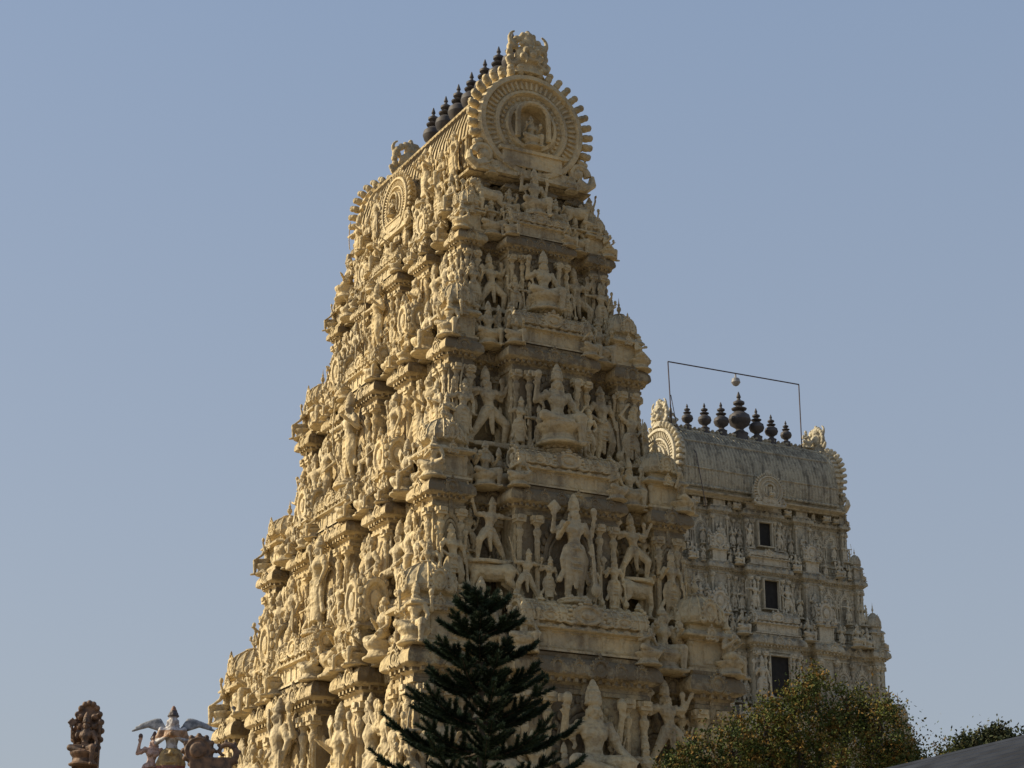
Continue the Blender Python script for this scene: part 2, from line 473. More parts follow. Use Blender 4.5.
def kirtimukha():
    mb = MB()
    mb.add(sphere((0, 0, .34), (.26, .2, .25), 14, 9))
    for s in (-1, 1):
        mb.add(sphere((.11 * s, -.17, .40), .075)); mb.add(sphere((.11 * s, -.235, .40), .03))
        cap(mb, (.04 * s, -.19, .47), (.20 * s, -.12, .53), .03, .04)
        cap(mb, (.10 * s, -.20, .22), (.14 * s, -.21, .12), .03, .012)
        pts = [(s * (.22 + .16 * math.sin(t)), -.02, .50 + .2 * (1 - math.cos(t)) * .8) for t in [i * .35 for i in range(9)]]
        mb.add(tube(pts, [.06 - .005 * i for i in range(9)], 8))
        mb.add(sphere((.16 * s, -.16, .27), (.08, .07, .07)))
        chain(mb, [(.2 * s, 0, .2), (.36 * s, -.02, .12), (.42 * s, -.02, .22), (.36 * s, -.02, .28)], [.08, .06, .045, .03])
    mb.add(sphere((0, -.22, .30), (.07, .07, .06)))
    cap(mb, (-.14, -.17, .22), (.14, -.17, .22), .045, .045)
    for i in range(13):
        a = -.35 + (pi + .7) * i / 12
        mb.add(sphere((.36 * math.cos(a), .02, .40 + .34 * math.sin(a)), (.07, .07, .08)))
    chain(mb, [(0, 0, .6), (0, -.02, .74), (0, 0, .84)], [.14, .10, .05])
    for s in (-1, 1): mb.add(sphere((.10 * s, -.02, .78), (.06, .05, .05)))
    mb.add(lathe([(.34, -.05), (.28, .05), (.22, .15)], 14, 0, 1, .6))
    return remesh(mb, 'kirtimukha_face', .014, MS1)
KIRTI = kirtimukha()

# ------------------------------------------------------------------ architectural parts
def kudu_mb():
    mb = MB()
    mb.add(lathe([(1.0, -.3), (1.0, .12), (.92, .22), (.74, .22), (.66, .10), (.6, .02), (.42, .02), (.40, .18), (.2, .26), (.0, .28)], 18), RX(pi / 2))
    for i in range(11):
        a = -.5 + (pi + 1.0) * i / 10
        mb.add(sphere((1.1 * math.cos(a), -.05, 1.1 * math.sin(a)), (.17, .13, .17), 7, 5))
    mb.add(lathe([(.2, 0), (.28, .12), (.16, .28), (.2, .36), (.02, .62)], 8), T(0, -.05, 1.05))
    for s in (-1, 1):
        mb.add(tube([(.7 * s, -.1, -.75), (1.1 * s, -.1, -.95), (1.45 * s, -.1, -.8), (1.4 * s, -.1, -.5), (1.2 * s, -.1, -.55)], [.25, .22, .17, .12, .08], 7))
    return mb
KUDU_D = kudu_mb().data()

def finial(mb, x, y, z, s):
    mb.add(lathe([(.10, 0), (.16, .05), (.07, .12), (.10, .18), (.20, .30), (.18, .42), (.07, .52), (.11, .60), (.05, .70), (.01, 1.0)], 8), T(x, y, z) @ SC(s))

def pil_mb():
    mb = MB()
    mb.add(sqlathe([(.075, 0), (.075, .05), (.06, .06), (.068, .09), (.05, .11), (.045, .13)]))
    mb.add(lathe([(.048, .12), (.048, .66), (.060, .68), (.048, .70), (.048, .74), (.075, .78), (.078, .82), (.045, .85), (.045, .87), (.085, .905)], 8, pi / 8))
    mb.add(box(0, 0, .925, .19, .19, .035))
    mb.add(box(0, 0, .965, .24, .12, .05)); mb.add(box(0, 0, .965, .12, .24, .046))
    return mb

def kuta_mb():
    mb = MB()
    mb.add(sqlathe([(.50, 0), (.50, .04), (.44, .05), (.46, .08), (.38, .09), (.38, .42), (.42, .43), (.42, .46), (.56, .48), (.57, .50), (.50, .56), (.40, .59), (.36, .60), (.36, .66), (.42, .67)]))
    for sx in (-1, 1):
        for sy in (-1, 1):
            mb.add(lathe([(.055, .08), (.045, .10), (.045, .34), (.07, .38), (.06, .42)], 8), T(.38 * sx, .38 * sy, 0))
    mb.add(lathe([(.40, .66), (.50, .70), (.54, .78), (.50, .90), (.40, 1.0), (.26, 1.08), (.16, 1.11), (.18, 1.14), (.1, 1.16)], 16))
    for i in range(16):
        a = 2 * pi * i / 16
        mb.add(tube([(.53 * math.cos(a), .53 * math.sin(a), .72), (.53 * math.cos(a), .53 * math.sin(a), .86), (.40 * math.cos(a), .40 * math.sin(a), 1.01), (.18 * math.cos(a), .18 * math.sin(a), 1.11)], .022, 4))
    for k in range(4):
        mb.add(KUDU_D, RZ(k * pi / 2) @ T(0, -.50, .84) @ SC(.15))
        mb.add(KUDU_D, RZ(k * pi / 2) @ T(0, -.54, .52) @ SC(.09))
        mb.add(box(0, 0, 0, .2, .02, .25), RZ(k * pi / 2) @ T(0, -.385, .25))
    finial(mb, 0, 0, 1.14, .36)
    return mb

def sala_mb():
    mb = MB()
    P = rect(.5, .25)
    mb.add(sweep(P, [(0, 0), (0, .03), (-.04, .04), (-.03, .06), (-.06, .07), (-.06, .24), (-.04, .25), (-.04, .27), (.03, .285), (.035, .30), (0, .33), (-.05, .345), (-.05, .37), (0, .375)]))
    n = 6
    for i in range(n + 1):
        x = -.44 + .88 * i / n
        for y in (-.19, .19):
            mb.add(lathe([(.022, .06), (.018, .08), (.018, .2), (.03, .23), (.025, .25)], 6), T(x, y, 0))
    sec = []
    for i in range(15):
        t = pi * i / 14
        sec.append((.25 * math.cos(t) * (1.0 + .12 * math.sin(2 * t if t < pi / 2 else 2 * (pi - t))), .375 + .27 * math.sin(t)))
    v, f = extr(sec, -.49, .49)
    mb.add((v, f), RZ(pi / 2))
    for i in range(19):
        x = -.48 + .96 * i / 18
        mb.add(tube([(x, p[0] * 1.02, .375 + (p[1] - .375) * 1.02) for p in sec], .009, 4))
    for j in (2, 4, 6, 8, 10, 12):
        p = sec[j]
        mb.add(tube([(-.49, p[0] * 1.02, .375 + (p[1] - .375) * 1.02), (.49, p[0] * 1.02, .375 + (p[1] - .375) * 1.02)], .009, 4))
    for s in (-1, 1):
        mb.add(KUDU_D, RZ(s * pi / 2) @ T(0, -.49, .49) @ SC(.2, .12, .18))
    for y in (0, pi):
        mb.add(KUDU_D, RZ(y) @ T(0, -.26, .49) @ SC(.13, .13, .13))
        for x in (-.3, .3): mb.add(KUDU_D, RZ(y) @ T(x, -.26, .44) @ SC(.07))
        for i in range(9): mb.add(KUDU_D, RZ(y) @ T(-.42 + .105 * i, -.275, .31) @ SC(.026))
    for x in (-.3, 0, .3): finial(mb, x, 0, .64, .16)
    return mb

def torana_mb():
    mb = MB()
    for s in (-1, 1):
        mb.add(lathe([(.05, 0), (.035, .05), (.03, .42), (.055, .48), (.03, .52), (.06, .56)], 8), T(.38 * s, 0, 0))
        mb.add(tube([(.38 * s, 0, .56), (.50 * s, -.03, .56), (.55 * s, -.03, .63), (.48 * s, -.03, .68)], [.05, .045, .03, .02], 6))
    for r, t in ((.38, .04), (.31, .022)):
        mb.add(tube([(r * math.cos(a), 0, .58 + r * 1.05 * math.sin(a)) for a in [pi * i / 16 for i in range(17)]], t, 6))
    for i in range(15):
        a = pi * i / 14
        mb.add(sphere((.45 * math.cos(a), 0, .58 + .47 * math.sin(a)), (.04, .035, .045), 6, 4))
    mb.add(sphere((0, -.04, 1.02), (.09, .06, .09), 8, 6))
    mb.add(lathe([(.05, 1.06), (.07, 1.12), (.01, 1.25)], 6))
    return mb

def nasi_mb():
    mb = MB()
    mb.add(lathe([(1.03, -.25), (1.03, .02), (1.0, .12), (.92, .13), (.90, .05), (.72, .05), (.70, .11), (.65, .12), (.62, .04), (.50, .04), (.48, .11), (.42, .12), (.40, .0), (.39, -.10), (0, -.10)], 56), RX(pi / 2))
    for i in range(52):
        a = 2 * pi * i / 52
        mb.add(box(0, 0, 0, .15, .05, .035), RY(-a) @ T(.81, -.065, 0))
    for i in range(34):
        a = 2 * pi * i / 34
        mb.add(sphere((.56 * math.cos(a), -.055, .56 * math.sin(a)), .035, 6, 4))
    n = 27
    for i in range(n):
        a = -.62 + (pi + 1.24) * i / (n - 1)
        M = RY(-a)
        mb.add(sphere((1.12, -.02, 0), (.11, .09, .065), 8, 6), M)
        mb.add(sphere((1.19, -.05, 0), (.06, .06, .065), 7, 5), M)
        mb.add(box(1.05, .08, 0, .10, .2, .09), M)
    mb.add(lathe([(.05, -.62), (.045, -.2), (.06, -.15)], 8), T(-.30, -.14, .35)); mb.add(lathe([(.05, -.62), (.045, -.2), (.06, -.15)], 8), T(.30, -.14, .35))
    mb.add(tube([(.30 * math.cos(t), -.14, .18 + .26 * math.sin(t)) for t in [pi * i / 12 for i in range(13)]], .045, 6))
    mb.add(box(0, .06, -.92, 1.75, .30, .22)); mb.add(box(0, .04, -1.02, 2.1, .36, .07))
    mb.add(box(0, .02, -.70, 1.15, .30, .28)); mb.add(box(0, .0, -.54, 1.3, .32, .06))
    for s in (-1, 1):
        pts = []
        for i in range(18):
            t = i * .36; r = .20 - .009 * i
            pts.append((s * (.92 + r * math.cos(t)), -.06, -.74 + r * math.sin(t)))
        mb.add(tube(pts, [.075 - .0025 * i for i in range(18)], 7))
        mb.add(sphere((s * .92, -.05, -.74), (.11, .1, .11), 8, 6))
        mb.add(tube([(s * .9, -.05, -.9), (s * 1.08, -.08, -.98), (s * 1.2, -.08, -.88), (s * 1.2, -.08, -.72)], [.12, .10, .08, .04], 7))
    return mb

def kalasha_mb():
    mb = MB()
    mb.add(lathe([(.26, -.2), (.26, 0), (.28, .04), (.18, .08), (.12, .14), (.16, .18), (.32, .26), (.38, .38), (.34, .50), (.20, .58), (.12, .61), (.24, .65), (.26, .68), (.14, .72), (.09, .75), (.19, .80), (.19, .85), (.07, .90), (.05, .95), (.08, .98), (.015, 1.12)], 18))
    return mb

def ped_mb():
    mb = MB()
    mb.add(lathe([(.12, -.55), (.2, -.42), (.28, -.38), (.30, -.30), (.40, -.22), (.42, -.14), (.34, -.10), (.46, -.03), (.46, 0)], 14))
    for i in range(14):
        a = 2 * pi * i / 14
        mb.add(sphere((.42 * math.cos(a), .42 * math.sin(a), -.07), (.07, .07, .07), 6, 4))
    return mb

def panj_mb():
    mb = MB()
    mb.add(sqlathe([(.42, 0), (.42, .05), (.34, .07), (.34, .5), (.40, .52), (.5, .56), (.42, .64), (.32, .66), (.32, .72)]))
    for k in (0, 1, 3):
        mb.add(KUDU_D, RZ(k * pi / 2) @ T(0, -.36, .98) @ SC(.34, .4, .36))
        mb.add(KUDU_D, RZ(k * pi / 2) @ T(0, -.48, .60) @ SC(.09))
    mb.add(sphere((0, 0, .9), (.36, .36, .34), 12, 8))
    for s in (-1, 1): mb.add(lathe([(.05, .06), (.04, .1), (.04, .4), (.07, .48), (.05, .5)], 8), T(.33 * s, -.34, 0))
    finial(mb, 0, 0, 1.2, .3)
    return mb

PARTS = {}
for nm, mb in (('kudu', kudu_mb()), ('pilaster', pil_mb()), ('corner_shrine', kuta_mb()), ('barrel_shrine', sala_mb()), ('torana_arch', torana_mb()),
               ('gable_arch', nasi_mb()), ('pedestal', ped_mb()), ('arched_shrine', panj_mb())):
    PARTS[nm] = mb.mesh(nm, MS1)
KAL = kalasha_mb().mesh('kalasha_pot', MBRONZE)

M2CACHE = {}
def in_mat(me, mat):
    if me.materials[0] == mat: return me
    k = (me.name, mat.name)
    if k not in M2CACHE:
        c = me.copy(); c.materials.clear(); c.materials.append(mat); M2CACHE[k] = c
    return M2CACHE[k]

def put(parent, me, name, loc, rot=0, sc=1, mat=None, eul=None):
    if mat is not None: me = in_mat(me, mat)
    o = bpy.data.objects.new(name, me); COL.objects.link(o)
    o.location = loc; o.rotation_euler = eul if eul else (0, 0, rot)
    o.scale = (sc, sc, sc) if isinstance(sc, (int, float)) else sc
    if parent: o.parent = parent
    return o

def empty(name, loc=(0, 0, 0), rot=0):
    e = bpy.data.objects.new(name, None); COL.objects.link(e)
    e.location = loc; e.rotation_euler = (0, 0, rot); e.empty_display_size = .5
    return e

# ------------------------------------------------------------------ tower
def face_pt(th, hn, s, n, z):
    x, y = s, -(hn + n)
    c, s_ = math.cos(th), math.sin(th)
    return (x * c - y * s_, x * s_ + y * c, z)

def plan(a, b, segS, segL):
    pts = []
    for th, S, hn, seg in ((0, a, b, segS), (pi / 2, b, a, segL), (pi, a, b, segS), (3 * pi / 2, b, a, segL)):
        full = [(-s1, -s0, o) for s0, s1, o in reversed(seg)] + list(seg)
        for s0, s1, o in full:
            for s in (s0, s1):
                p = face_pt(th, hn, s, o, 0)[:2]
                if not pts or math.hypot(p[0] - pts[-1][0], p[1] - pts[-1][1]) > 1e-3: pts.append(p)
    if math.hypot(pts[0][0] - pts[-1][0], pts[0][1] - pts[-1][1]) < 1e-3: pts.pop()
    out = []
    for i in range(len(pts)):
        p, q, r = pts[i - 1], pts[i], pts[(i + 1) % len(pts)]
        if abs((q[0] - p[0]) * (r[1] - q[1]) - (q[1] - p[1]) * (r[0] - q[0])) > 1e-6: out.append(q)
    return out

def tier(E, idx, a, b, z0, H, mat, matw, rich=True, windows=False, neck=False):
    k = H / 4.3
    if neck: k = .5
    cw = max(.23 * a, .5 * k)
    rr = (.56 if rich else .34) * k; cc = .26 * k
    segS = [(0, .40 * a, cc), (.40 * a, a - cw, -rr), (a - cw, a, 0)]
    segL = [(0, .20 * b, cc), (.20 * b, .38 * b, -rr), (.38 * b, .56 * b, .04), (.56 * b, b - cw, -rr), (b - cw, b, 0)]
    P = plan(a, b, segS, segL)
    prof = [(.20, 0), (.20, .018), (.12, .022), (.16, .036), (.17, .05), (.12, .058), (.05, .062), (.05, .08), (.12, .086), (.12, .10), (.0, .108),
            (0, .635), (.05, .64), (.05, .66), (.015, .665), (.015, .68), (.09, .69), (.09, .705), (.20, .712), (.25, .722), (.26, .735), (.24, .765), (.17, .79), (.10, .802),
            (.12, .82), (.04, .823), (.04, .835), (-.20, .836), (-.20, .87), (-.15, .875), (-.15, .89), (-.20, .895), (-.20, .965), (-.10, .975), (-.10, 1.0)]
    mb = MB()
    mb.add(sweep(P, [(o * k, z0 + z * H) for o, z in prof]))
    n = len(P)
    for off, zf, w, hgt, dp, step in ((.12, .70, .07, .018, .12, .17), (.10, .071, .06, .022, .08, .13), (-.13, .93, .09, .05, .10, .2)):
        for i in range(n):
            x0, y0 = P[i]; x1, y1 = P[(i + 1) % n]
            l = math.hypot(x1 - x0, y1 - y0)
            if l < .3: continue
            dx, dy = (x1 - x0) / l, (y1 - y0) / l
            m = max(1, int(l / (step * max(k, .7))))
            for j in range(m):
                t = (j + .5) * l / m
                px = x0 + dx * t + dy * off * k; py = y0 + dy * t - dx * off * k
                mb.add(box(0, 0, 0, w * k, dp * k, hgt * H), T(px, py, z0 + zf * H) @ RZ(math.atan2(dy, dx)))
    put(E, mb.mesh('tier_masonry', matw), 'tier_masonry', (0, 0, 0))
    wallz = z0 + .108 * H; wh = .53 * H
    if not neck:
        for sx in (-1, 1):
            for sy in (-1, 1):
                ang = math.atan2(sy, sx) + pi / 2
                put(E, R.choice(FIG_SE), 'statue', (sx * (a + .02), sy * (b + .02), z0 + .805 * H), ang, (.30 if rich else .2) * H, mat)
                put(E, R.choice(FIG_ST), 'statue', (sx * (a + .10 * k), sy * (b + .10 * k), wallz), ang, (.34 if rich else .26) * H, mat)
    for fi, (th, S, hn, seg, longf) in enumerate(((0, a, b, segS, False), (pi / 2, b, a, segL, True), (pi, a, b, segS, False), (3 * pi / 2, b, a, segL, True))):
        def F(me, name, s, nn, z, sc, extra=0, mm=mat):
            return put(E, me, name, face_pt(th, hn, s, nn, z), th + extra, sc, mm)
        full = [(-s1, -s0, o) for s0, s1, o in reversed(seg)] + list(seg)
        merged = []
        for s0, s1, o in full:
            if merged and abs(merged[-1][2] - o) < 1e-6: merged[-1] = (merged[-1][0], s1, o)
            else: merged.append((s0, s1, o))
        for s0, s1, o in merged:
            m = max(1, int((s1 - s0) / (.46 * k)))
            for j in range(m):
                s = s0 + (j + .5) * (s1 - s0) / m
                F(PARTS['kudu'], 'kudu', s, o + .23 * k, z0 + .757 * H, (.13 * k if j != m // 2 else .19 * k), 0, matw)
        ps = (wh * .62, wh * .62, wh)
        def pil(s, nn): F(PARTS['pilaster'], 'pilaster', s, nn, wallz, ps)
        e = .09 * k
        for sg in (-1, 1):
            pil(sg * (S - e * 2.2), .03); pil(sg * (S - cw + e), .03)
            for s0, s1, o in seg[:-1]:
                if o < 0:
                    pil(sg * (s0 + e * 1.3), o + .02); pil(sg * (s1 - e * 1.3), o + .02)
                    if not rich: pil(sg * (s0 + s1) / 2, o + .02)
                elif s0 > 0:
                    pil(sg * (s0 + e), o + .03); pil(sg * (s1 - e), o + .03)
            cs = seg[0][1]
            pil(sg * (cs - e), cc + .03)
            pil(sg * (cs * .62), cc + .12 * k)
        if neck:
            continue
        for sg in (-1, 1):
            if rich:
                F(R.choice(FIG_ST), 'statue', sg * (S - cw * .55), .16 * k, wallz + .01 * H, .44 * H)
                F(PARTS['torana_arch'], 'torana_arch', sg * (S - cw * .55), .05, wallz, (cw * .85, .6 * k, .50 * H), 0, matw)
                F(PARTS['pedestal'], 'pedestal', sg * (S - cw * .55), .14 * k, wallz + .01 * H, (.55 * k, .5 * k, .35 * k))
            else: F(R.choice(FIG_ST), 'statue', sg * (S - cw / 2), .10 * k, wallz, .36 * H)
            if not longf:
                kw = cw * 1.36
                F(PARTS['corner_shrine'], 'corner_shrine', sg * (S - cw * .56), -cw * .56, z0 + .82 * H, (kw, kw, .35 * H))
            for s0, s1, o in seg[:-1]:
                m_ = (s0 + s1) / 2 * sg
                w = s1 - s0
                if o < 0:
                    special = rich and (fi == 0) and idx in (0, 1)
                    if rich and not special:
                        lib = FIG_DY if (R.random() < (.8 if not longf else .45)) else FIG_ST
                        nf = 2 if w > 1.45 * k else 1
                        for q in range(nf):
                            ss = m_ + (q - (nf - 1) / 2) * w * .46
                            sc = R.uniform(.55, .62) * H
                            F(R.choice(lib), 'statue', ss, o + .54 * k, wallz + .02 * H, (sc * R.choice((-1, 1)), sc, sc), R.uniform(-.25, .25))
                            F(PARTS['pedestal'], 'pedestal', ss, o + .48 * k, wallz + .02 * H, (.8 * k, .75 * k, .4 * k))
                    if special:
                        bs = 2.0 * k
                        F(BULL, 'bull_statue', m_, o + .68 * k, wallz, (bs * (1 if sg < 0 else -1), bs, bs), .35 * sg)
                        F(FIG_DY[1 if sg < 0 else 2], 'statue', m_, o + .62 * k, wallz + .50 * bs, 1.95 * k)
                        F(FIG_DY[3], 'statue', m_ + sg * w * .32, o + .35 * k, wallz + .3 * H, .28 * H)
                    if rich:
                        F(PARTS['torana_arch'], 'torana_arch', m_, o + .05, wallz, (min(w * .9, 1.3 * k), .8 * k, .53 * H * .85), 0, matw)
                        for q in (-1, 1):
                            F(R.choice(FIG_ST), 'statue', m_ + q * w * .38, o + .34 * k, wallz + R.choice((0, .22 * H)), R.uniform(.26, .34) * H, R.uniform(-.3, .3))
                    else:
                        for q in (-1, 1):
                            F(PARTS['torana_arch'], 'torana_arch', m_ + q * w * .24, o + .05, wallz, (w * .46, .6 * k, .44 * H))
                            F(R.choice(FIG_ST), 'statue', m_ + q * w * .24, o + .20, wallz, .38 * H)
                    F(R.choice(FIG_SE), 'statue', m_, o + (.55 if longf else .45) * k, z0 + .80 * H, R.uniform(.32, .40) * H if rich else .28 * H)
                    for q in (-1, 1): F(R.choice(FIG_ST + FIG_SE), 'statue', m_ + q * w * .34, o + .32 * k, z0 + .81 * H, R.uniform(.26, .34) * H if rich else .24 * H)
                elif s0 > 0:
                    if rich:
                        F(R.choice(FIG_ST), 'statue', m_, o + .28 * k, wallz, .54 * H)
                        F(PARTS['pedestal'], 'pedestal', m_, o + .24 * k, wallz, (.7 * k, .6 * k, .4 * k))
                        for q in (-1, 1): F(R.choice(FIG_SE), 'statue', m_ + q * w * .42, o + .18 * k, z0 + .80 * H, R.uniform(.19, .25) * H)
                    else: F(R.choice(FIG_ST), 'statue', m_, o + .14 * k, wallz, .42 * H)
                    F(PARTS['arched_shrine'], 'arched_shrine', m_, o - .26 * k, z0 + .82 * H, (w * 1.0, .9 * k, .32 * H))
        cs = seg[0][1]
        F(PARTS['barrel_shrine'], 'barrel_shrine', 0, cc - .20 * k, z0 + .825 * H, (cs * 1.98, 1.45 * k, .37 * H))
        if rich:
            for sg in (-1, 1): F(R.choice(FIG_SE), 'statue', sg * cs * .98, cc + .12 * k, z0 + .80 * H, .26 * H, .3 * sg)
        if windows and longf:
            ww, whh = .90 * k + .14, .43 * H
            wz = z0 + .38 * H
            wn = cc
            m3 = MB()
            fr = .05
            for sg in (-1, 1): m3.add(box(sg * (ww / 2 + fr / 2), -.10, 0, fr, .22, whh + 2 * fr))
            m3.add(box(0, -.10, whh / 2 + fr / 2, ww, .22, fr)); m3.add(box(0, -.11, -whh / 2 - fr / 2, ww + .15, .26, fr * .98))
            put(E, m3.mesh('window_frame', matw), 'window_frame', face_pt(th, hn, 0, wn, wz), th)
            m4 = MB(); m4.add(box(0, -.02, 0, ww, .05, whh))
            put(E, m4.mesh('window_opening', MDARK), 'window_opening', face_pt(th, hn, 0, wn, wz), th)
            for sg in (-1, 1): F(R.choice(FIG_ST), 'statue', sg * cs * .82, cc + .18 * k, wallz, .48 * H)
        else:
            lib = FIG_ST[:2] if (idx in (1, 9)) else FIG_SE[:1] + FIG_SE[3:]
            if longf: lib = FIG_ST + FIG_SE
            me = R.choice(lib)
            big = .66 * H if me not in FIG_SE else .58 * H
            if not rich: big *= .75
            F(me, 'statue', 0, cc + .40 * k, wallz + .02 * H, big)
            F(PARTS['pedestal'], 'pedestal', 0, cc + .36 * k, wallz + .02 * H, (1.0 * k, .9 * k, .7 * k))
            F(PARTS['torana_arch'], 'torana_arch', 0, cc + .06, wallz, (cs * 1.15, .9 * k, .53 * H * .92), 0, matw)
            if rich:
                for sg in (-1, 1):
                    F(R.choice(FIG_ST), 'statue', sg * cs * .42, cc + .24 * k, wallz, .30 * H)
                    F(R.choice(FIG_ST + FIG_DY), 'statue', sg * cs * .88, cc + .2 * k, wallz, .36 * H)

def barrel(E, a, b, z, H, mat, matw, kal_s, kal_list, gR, gz, dorm, rib=.22, kx=.64):
    sec = [(1.0, 0), (1.07, .06), (1.11, .16), (1.11, .30), (1.06, .44), (.96, .58), (.82, .70), (.62, .81), (.40, .89), (.18, .945), (.10, .95), (.09, 1.0)]
    sec = [(x * a, z + y * H) for x, y in sec]
    full = sec + [(-x, y) for x, y in reversed(sec)]
    mb = MB()
    mb.add(extr(full, -b, b))
    m = int(2 * b / rib)
    for j in range(m + 1):
        y = -b + .05 + (2 * b - .1) * j / m
        for s in (-1, 1):
            mb.add(tube([(s * (x + .01), y, zz) for x, zz in sec[1:-2]], .035, 4))
    for s in (-1, 1):
        for (x, zz), r in ((sec[1], .06), (sec[3], .04), (sec[6], .05), (sec[8], .05)):
            mb.add(tube([(s * (x + .02), -b, zz), (s * (x + .02), b, zz)], r, 6))
        for j in range(int(2 * b / .22)):
            y = -b + .11 + j * .22
            mb.add(sphere((s * .11 * a, y, z + H * 1.0), (.06, .07, .06), 6, 5))
            mb.add(sphere((s * (sec[1][0] + .07), y, sec[1][1]), (.07, .07, .07), 6, 5))
    mb.add(sweep(rect(a, b), [(0, z - .22), (.05, z - .2), (.05, z - .14), (.28, z - .10), (.30, z - .05), (.18, z), (.05, z + .03)]))
    put(E, mb.mesh('barrel_roof', matw), 'barrel_roof', (0, 0, 0))
    for s, th in ((-1, 0), (1, pi)):
        put(E, PARTS['gable_arch'], 'gable_arch', (0, s * (b + .22), gz), th, (gR, gR * 1.1, gR * .97), mat)
        put(E, KIRTI, 'kirtimukha_face', (0, s * (b + .15), gz + gR * 1.08), th, .98 * gR, mat)
        put(E, FIG_SE[1], 'statue', (0, s * (b + .34), gz - .42 * gR), th, .70 * gR, mat)
        for q in (-1, 1):
            put(E, R.choice(FIG_SE), 'statue', (q * a * .78, s * (b + .35), z - .15), th, .45 * gR, mat)
    for y, sc in kal_list:
        put(E, KAL, 'kalasha_pot', (0, y, z + H * 1.0 + .08), 0, (sc * kal_s * kx, sc * kal_s * kx, sc * kal_s))
    if dorm:
        for s, th in ((-1, 3 * pi / 2), (1, pi / 2)):
            dR = dorm
            sec2 = [(dR * .95 * math.cos(t), dR * 1.0 * math.sin(t)) for t in [pi * i / 14 for i in range(15)]]
            mb2 = MB(); mb2.add(extr(sec2 + [(-dR * .95, -dR * .8), (dR * .95, -dR * .8)], 0, a * .9 + .4))
            zc = z + dR * .42
            put(E, mb2.mesh('dormer_vault', matw), 'dormer_vault', face_pt(th, a + .4, 0, 0, zc), th)
            put(E, PARTS['gable_arch'], 'gable_arch', face_pt(th, a + .45, 0, 0.1, zc), th, dR, mat)
            put(E, KIRTI, 'kirtimukha_face', face_pt(th, a + .45, 0, 0.05, zc + dR * 1.04), th, dR * .5, mat)
            put(E, R.choice(FIG_SE), 'statue', face_pt(th, a + .45, 0, 0.25, zc - dR * .4), th, .66 * dR, mat)

def base_block(E, a, b, z1, mat):
    mb = MB()
    cw = .24 * a
    P = plan(a, b, [(0, .4 * a, .3), (.4 * a, a - cw, -.3), (a - cw, a, 0)], [(0, .2 * b, .3), (.2 * b, .38 * b, -.3), (.38 * b, .56 * b, .05), (.56 * b, b - cw, -.3), (b - cw, b, 0)])
    mb.add(sweep(P, [(.5, 0), (.5, .4), (.35, .45), (.4, .8), (.15, .9), (.15, 1.1), (.3, 1.15), (.3, 1.35), (0, 1.4), (0, z1 - .9), (.1, z1 - .85), (.1, z1 - .7), (.4, z1 - .6), (.4, z1 - .5), (.25, z1 - .2), (.1, z1 - .1), (.1, z1)]))
    put(E, mb.mesh('stone_base', mat), 'stone_base', (0, 0, 0))
    for th, S, hn in ((pi / 2, b, a), (3 * pi / 2, b, a)):
        m4 = MB(); m4.add(box(0, -.0, 2.0, 2.2, .1, 4.0))
        put(E, m4.mesh('gateway_opening', MDARK), 'gateway_opening', face_pt(th, hn, 0, .33, 0), th)
        m3 = MB()
        for s in (-1, 1): m3.add(box(s * 1.3, 0, 2.05, .4, .5, 4.1))
        m3.add(box(0, 0, 4.3, 3.2, .55, .45))
        put(E, m3.mesh('gateway_frame', mat), 'gateway_frame', face_pt(th, hn, 0, .45, 0), th)

CAMZ = 1.6
# ---- main tower
G1 = empty('temple_gopuram_tower', (-1.30, 50.6, 0), ALPHA)
def env1(h): return (1.975 + (21 - h) * .185, 4.0 + (21 - h) * .182)
hb = [5.0, 9.9, 13.8, 17.6, 20.6]
a0, b0 = env1(6.0)
base_block(G1, a0 - .1, b0 - .1, hb[0] + CAMZ, MGRAN)
for i in range(4):
    h0, h1 = hb[i], hb[i + 1]
    H = h1 - h0
    ea, eb = env1(h0 + .62 * H)
    tier(G1, i, ea - .24 * H / 4.3, eb - .28 * H / 4.3, h0 + CAMZ, H, MS1, MS1W)
tier(G1, 9, 1.62, 3.62, 20.6 + CAMZ, 1.35, MS1, MS1W, neck=True)
for th, S, hn in ((0, 1.62, 3.62), (pi, 1.62, 3.62)):
    put(G1, FIG_SE[3], 'statue', face_pt(th, hn, 0, .45, 20.75 + CAMZ), th, 1.45, MS1)
    for s in (-1, 1):
        put(G1, LION, 'lion_statue', face_pt(th, hn, s * 1.3, .35, 20.7 + CAMZ), th + (pi if s > 0 else 0), (1.2, 1.2, 1.4), MS1)
        put(G1, FIG_SE[1], 'statue', face_pt(th, hn, s * .68, .35, 20.72 + CAMZ), th, .85, MS1)
        put(G1, FIG_SE[0], 'statue', face_pt(th, hn, s * 1.72, .30, 20.65 + CAMZ), th, 1.0, MS1)
for th, S, hn in ((pi / 2, 3.62, 1.62), (3 * pi / 2, 3.62, 1.62)):
    for j in range(11):
        s = -3.3 + 6.6 * j / 10
        me = R.choice(FIG_SE + FIG_ST)
        put(G1, me, 'statue', face_pt(th, hn, s, .42, 20.7 + CAMZ), th, R.uniform(1.1, 1.6), MS1)
barrel(G1, 1.5, 3.55, 21.95 + CAMZ, 3.30, MS1, MS1W, 1.22, [(-2.85 + .83 * i, 1) for i in range(7)], 1.50, 23.42 + CAMZ, .80, .22, .66)
for s in (-1, 1):
    for j in (-1, 1):
        put(G1, FIG_ST[j], 'statue', (s * 1.95, j * 1.6, 21.75 + CAMZ), s * pi / 2, 1.7, MS1)
        put(G1, FIG_SE[0], 'statue', (s * 1.9, j * 2.4, 21.8 + CAMZ), s * pi / 2, 1.2, MS1)
        put(G1, FIG_ST[3 + j], 'statue', (s * 1.85, j * 3.1, 21.8 + CAMZ), s * pi / 2, 1.5, MS1)

